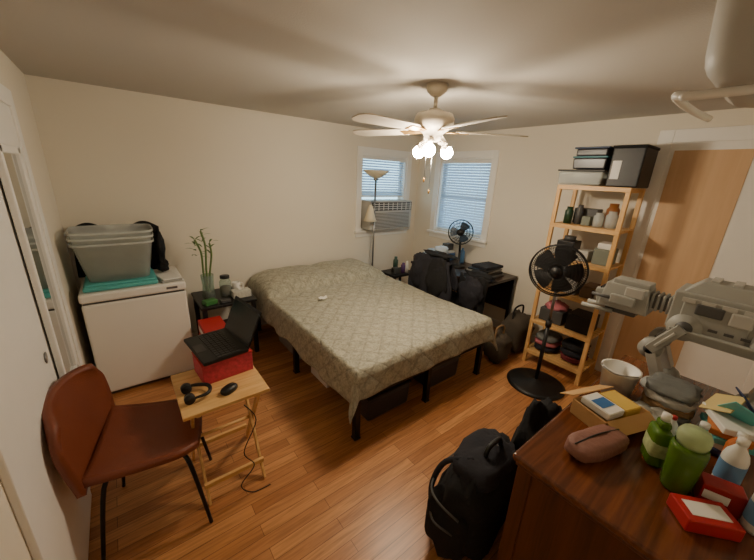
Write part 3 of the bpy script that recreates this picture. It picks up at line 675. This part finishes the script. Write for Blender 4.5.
# ---------------------------------------------------------------- dresser clutter
z=DZ+.001
b=B('cardboard_box'); M0=Matrix.Translation((-2.15,-3.43,z))@Matrix.Rotation(-.35,4,'Z')
tb(b,M0,(0,0,.004),(.24,.15,.006),CARD)
for cc,dd in (((0,.075,.035),(.24,.005,.07)),((0,-.075,.035),(.24,.005,.07)),((.12,0,.035),(.005,.15,.07)),((-.12,0,.035),(.005,.15,.07))): tb(b,M0,cc,dd,CARD,bev=.001)
tb(b,M0,(0,.11,.065),(.24,.075,.004),CARD,rot=(-.5,0,0),bev=.001); tb(b,M0,(0,-.10,.055),(.24,.06,.004),CARD,rot=(.6,0,0),bev=.001)
tb(b,M0,(-.05,.0,.075),(.10,.12,.03),PAPER,rot=(.05,.05,.1)); tb(b,M0,(-.05,.0,.0915),(.08,.05,.001),BLUE,rot=(.05,.05,.1),bev=0); tb(b,M0,(.05,.0,.05),(.09,.12,.07),mat('yellow_box',(214,180,90),.6)); b.done()
b=B('pouch'); b.sph((-2.39,-3.47,z+.035),(.13,.055,.035),mat('mauve_leather',(134,92,80),.6,var=.1,bump=.3),rot=(0,0,-.3),flat=.6,amp=.08,seg=28)
b.tube([(-2.50,-3.43,z+.062),(-2.39,-3.465,z+.073),(-2.28,-3.50,z+.062)],.003,BPL); b.done()
def bottle(name,x,y,r,h,m,cap,lab=None):
    b=B(name); b.lathe([(0,0),(r*.9,0),(r,.012),(r,h*.62),(r*.85,h*.72),(r*.42,h*.84),(r*.4,h*.9)],(x,y,z),m); b.lathe([(0,0),(r*.46,0),(r*.46,h*.11),(0,h*.11)],(x,y,z+h*.89),cap)
    if lab: b.lathe([(r+.001,h*.18),(r+.001,h*.55)],(x,y,z),lab)
    b.done()
b=B('green_soap_bottle'); x,y=-2.27,-3.61
b.box((x,y,z+.075),(.085,.055,.15),GBOT,rot=(0,0,.5),bev=.018,seg=3,smooth=True).box((x,y,z+.165),(.05,.036,.03),GBOT,rot=(0,0,.5),bev=.012).cyl((x,y,z+.18),(x,y,z+.205),.014,WHITE)
b.box((x,y,z+.075),(.087,.057,.08),mat('label_green',(170,180,130),.6,var=.5,nscale=60),rot=(0,0,.5),bev=.018,seg=3,smooth=True); b.done()
b=B('green_tumbler'); x,y=-2.34,-3.69; b.lathe([(0,0),(.036,0),(.04,.01),(.048,.16),(.042,.18),(.038,.17),(.035,.015),(0,.012)],(x,y,z),GBOT); b.lathe([(0,0),(.038,0),(.042,.02),(.042,.04),(.034,.055),(0,.058)],(x,y,z+.175),clear('lid_clear',(200,215,170),.6)); b.lathe([(.0,.0),(.034,0),(.036,.05),(0,.05)],(x,y,z+.015),mat('tea_green',(94,112,50),.4)); b.done()
b=B('candy_box'); b.box((-2.43,-3.77,z+.024),(.09,.14,.046),RED,rot=(0,0,.7)).box((-2.43,-3.77,z+.048),(.05,.10,.002),PAPER,rot=(0,0,.7),bev=0); b.done()
b=B('snack_box'); b.box((-2.31,-3.785,z+.04),(.06,.1,.08),mat('red_dark',(150,20,24),.4),rot=(0,0,.3)).box((-2.342,-3.78,z+.045),(.002,.06,.03),PAPER,rot=(0,0,.3),bev=0); b.done()
bottle('lotion_bottle',-2.20,-3.79,.032,.2,WHITE,WHITE,mat('label_blue',(110,150,190),.5,var=.3)); bottle('lotion_bottle',-2.33,-3.87,.03,.18,WHITE,BLUE,mat('label_blue',(110,150,190),.5,var=.3))
bottle('pump_bottle',-2.13,-3.70,.03,.16,mat('bottle_teal',(120,190,190),.3),WHITE)
bottle('spice_bottle',-2.16,-3.60,.022,.1,AMB,BPL); bottle('spice_bottle',-2.10,-3.62,.02,.12,WHITE,RED); bottle('spice_bottle',-2.07,-3.79,.028,.15,mat('orange_bottle',(200,110,50),.4),WHITE)
b=B('white_bucket'); b.lathe([(0,0),(.06,0),(.075,.13),(.08,.13),(.08,.14),(.07,.14),(.055,.01),(0,.01)],(-1.91,-3.385,z),WHITE); b.tube([(-1.91,-3.31,z+.13),(-1.98,-3.325,z+.15),(-2.0,-3.385,z+.14),(-1.98,-3.445,z+.15),(-1.91,-3.46,z+.13)],.003,STEEL); b.done()
b=B('folded_towels')
for i,mm in enumerate((GCL,TAN,LGREY,GCL)): b.sph((-1.88+.01*i,-3.57,z+.024+.03*i),(.10,.085,.022),mm,flat=.6,amp=.2,seed=i,seg=28)
b.done()
b=B('wrapper_bag'); b.sph((-2.01,-3.55,z+.03),(.055,.06,.03),mat('silver_wrap',(170,170,165),.3,metal=.4),amp=.6,seed=2,seg=28); b.done()
b=B('book_stack')
for i,(mm,r_) in enumerate(((mat('navy_cover',(40,60,100),.5),.2),(PAPER,-.1),(TEAL,.35),(mat('orange_cover',(200,120,60),.5),.1),(PAPER,.5))): b.box((-1.95,-3.76,z+.016+.026*i),(.17,.12,.025),mm,rot=(0,0,r_))
b.box((-1.97,-3.77,z+.17),(.14,.1,.006),TEAL,rot=(.5,.7,.4)).box((-1.92,-3.72,z+.165),(.12,.10,.006),mat('yellow_paper',(200,180,120),.6),rot=(-.6,.5,.9)).box((-1.88,-3.78,z+.18),(.14,.1,.006),mat('navy_cover',(40,60,100),.5),rot=(.9,.2,.2)); b.done()
# toy walker
b=B('toy_walker'); X0=-1.58
def P(c,d,rot=(0,0,0),m=GREY,bev=.006,taper=None): b.box(c,d,m,rot=rot,bev=bev,taper=taper)
yb=-3.66; zb=1.28
P((X0,yb,zb),(.22,.42,.18)); P((X0,yb,zb+.115),(.18,.38,.06),taper=.72); P((X0,yb,zb-.105),(.15,.28,.05))
for s_ in (-1,1):
    P((X0+.113*s_,yb+.06,zb-.005),(.012,.22,.15)); P((X0+.113*s_,yb-.13,zb-.005),(.012,.13,.15)); P((X0+.122*s_,yb+.08,zb+.03),(.012,.09,.05),m=DGREY); P((X0+.12*s_,yb-.02,zb+.02),(.014,.07,.06),m=LGREY)
    P((X0+.122*s_,yb,zb-.1),(.02,.38,.05),rot=(0,.35*s_,0))
    for q in range(7): P((X0+.124*s_,yb-.15+.05*q,zb-.05),(.006,.03,.012),m=DGREY,bev=.001)
    for q in range(6): P((X0+.12*s_,yb-.17+.065*q,zb+.06),(.006,.045,.02),m=LGREY,bev=.001)
for q in range(4): P((X0,yb-.11+.07*q,zb+.15),(.10,.03,.012),m=LGREY,bev=.002)
P((X0,yb+.245,zb-.01),(.08,.09,.07),m=DGREY)
for q in range(4): P((X0,yb+.225+.022*q,zb-.01),(.095,.012,.088))
P((X0,yb+.40,zb-.02),(.16,.22,.13),taper=(.75,.85)); P((X0,yb+.49,zb-.04),(.12,.08,.09),rot=(-.2,0,0)); P((X0,yb+.515,zb+.0),(.11,.006,.024),m=BPL,bev=.001)
P((X0,yb+.39,zb+.055),(.10,.16,.03)); P((X0,yb+.41,zb-.10),(.08,.14,.04),m=DGREY)
for s_ in (-1,1):
    b.cyl((X0+.045*s_,yb+.44,zb-.115),(X0+.045*s_,yb+.59,zb-.12),.012,GREY); P((X0+.088*s_,yb+.40,zb-.03),(.025,.11,.05)); b.cyl((X0+.09*s_,yb+.42,zb-.03),(X0+.09*s_,yb+.54,zb-.03),.009,DGREY)
    P((X0+.082*s_,yb+.36,zb+.02),(.012,.08,.05),m=LGREY)
for s_ in (-1,1):
    for yo,k in ((.14,.09),(-.13,-.05)):
        hx=X0+.10*s_; hip=Vector((hx,yb+yo,zb-.07)); kn=Vector((hx,yb+yo+k,zb-.22)); ft=Vector((hx,yb+yo+k*.3,DZ+.05))
        b.bar(hip,kn,.095,.045,GREY,up=(0,1,0)); b.bar(kn,ft,.07,.04,LGREY,up=(0,1,0))
        b.bar(hip.lerp(kn,.2)+Vector((.027*s_,0,0)),kn.lerp(hip,.2)+Vector((.027*s_,0,0)),.06,.012,LGREY,up=(0,1,0))
        for pp,rr in ((hip,.062),(kn,.048)): b.cyl(pp+Vector((-.03,0,0)),pp+Vector((.03,0,0)),rr,GREY); b.cyl(pp+Vector((-.035,0,0)),pp+Vector((.035,0,0)),rr*.5,DGREY)
        b.lathe([(0,0),(.06,0),(.062,.014),(.05,.035),(.025,.055),(0,.055)],(ft.x,ft.y,DZ+.001),GREY)
b.done()
# wall-mounted unit at upper right
b=B('wall_air_conditioner')
b.box((-2.24,-3.75,2.2),(.5,.64,.28),LGREY,rot=(math.pi,0,0),bev=.08,seg=6,smooth=True,taper=(.9,.94))
b.tube([(-2.44,-4.04,2.045),(-2.47,-3.5,2.04),(-2.46,-3.44,2.045),(-2.41,-3.41,2.055),(-2.2,-3.405,2.055),(-1.98,-3.42,2.055)],.011,WHITE)
b.done()
# ---------------------------------------------------------------- world + camera
wd=bpy.data.worlds.new('World'); bpy.context.scene.world=wd; wd.use_nodes=True
wd.node_tree.nodes['Background'].inputs[0].default_value=(.55,.76,1,1); wd.node_tree.nodes['Background'].inputs[1].default_value=5.5
cd=bpy.data.cameras.new('camera'); cam=bpy.data.objects.new('camera',cd); bpy.context.scene.collection.objects.link(cam)
yaw,pitch,roll=.895,-.309,.047
F=Vector((math.cos(yaw)*math.cos(pitch),math.sin(yaw)*math.cos(pitch),math.sin(pitch))); R0=Vector((math.sin(yaw),-math.cos(yaw),0)); U0=R0.cross(F)
R=R0*math.cos(roll)+U0*math.sin(roll); U=-R0*math.sin(roll)+U0*math.cos(roll)
Mx=Matrix((R,U,-F)).transposed().to_4x4(); Mx.translation=Vector((-3.668,-3.700,1.808)); cam.matrix_world=Mx
cd.sensor_width=36; cd.lens=36*323/754; cd.clip_start=.02
bpy.context.scene.camera=cam
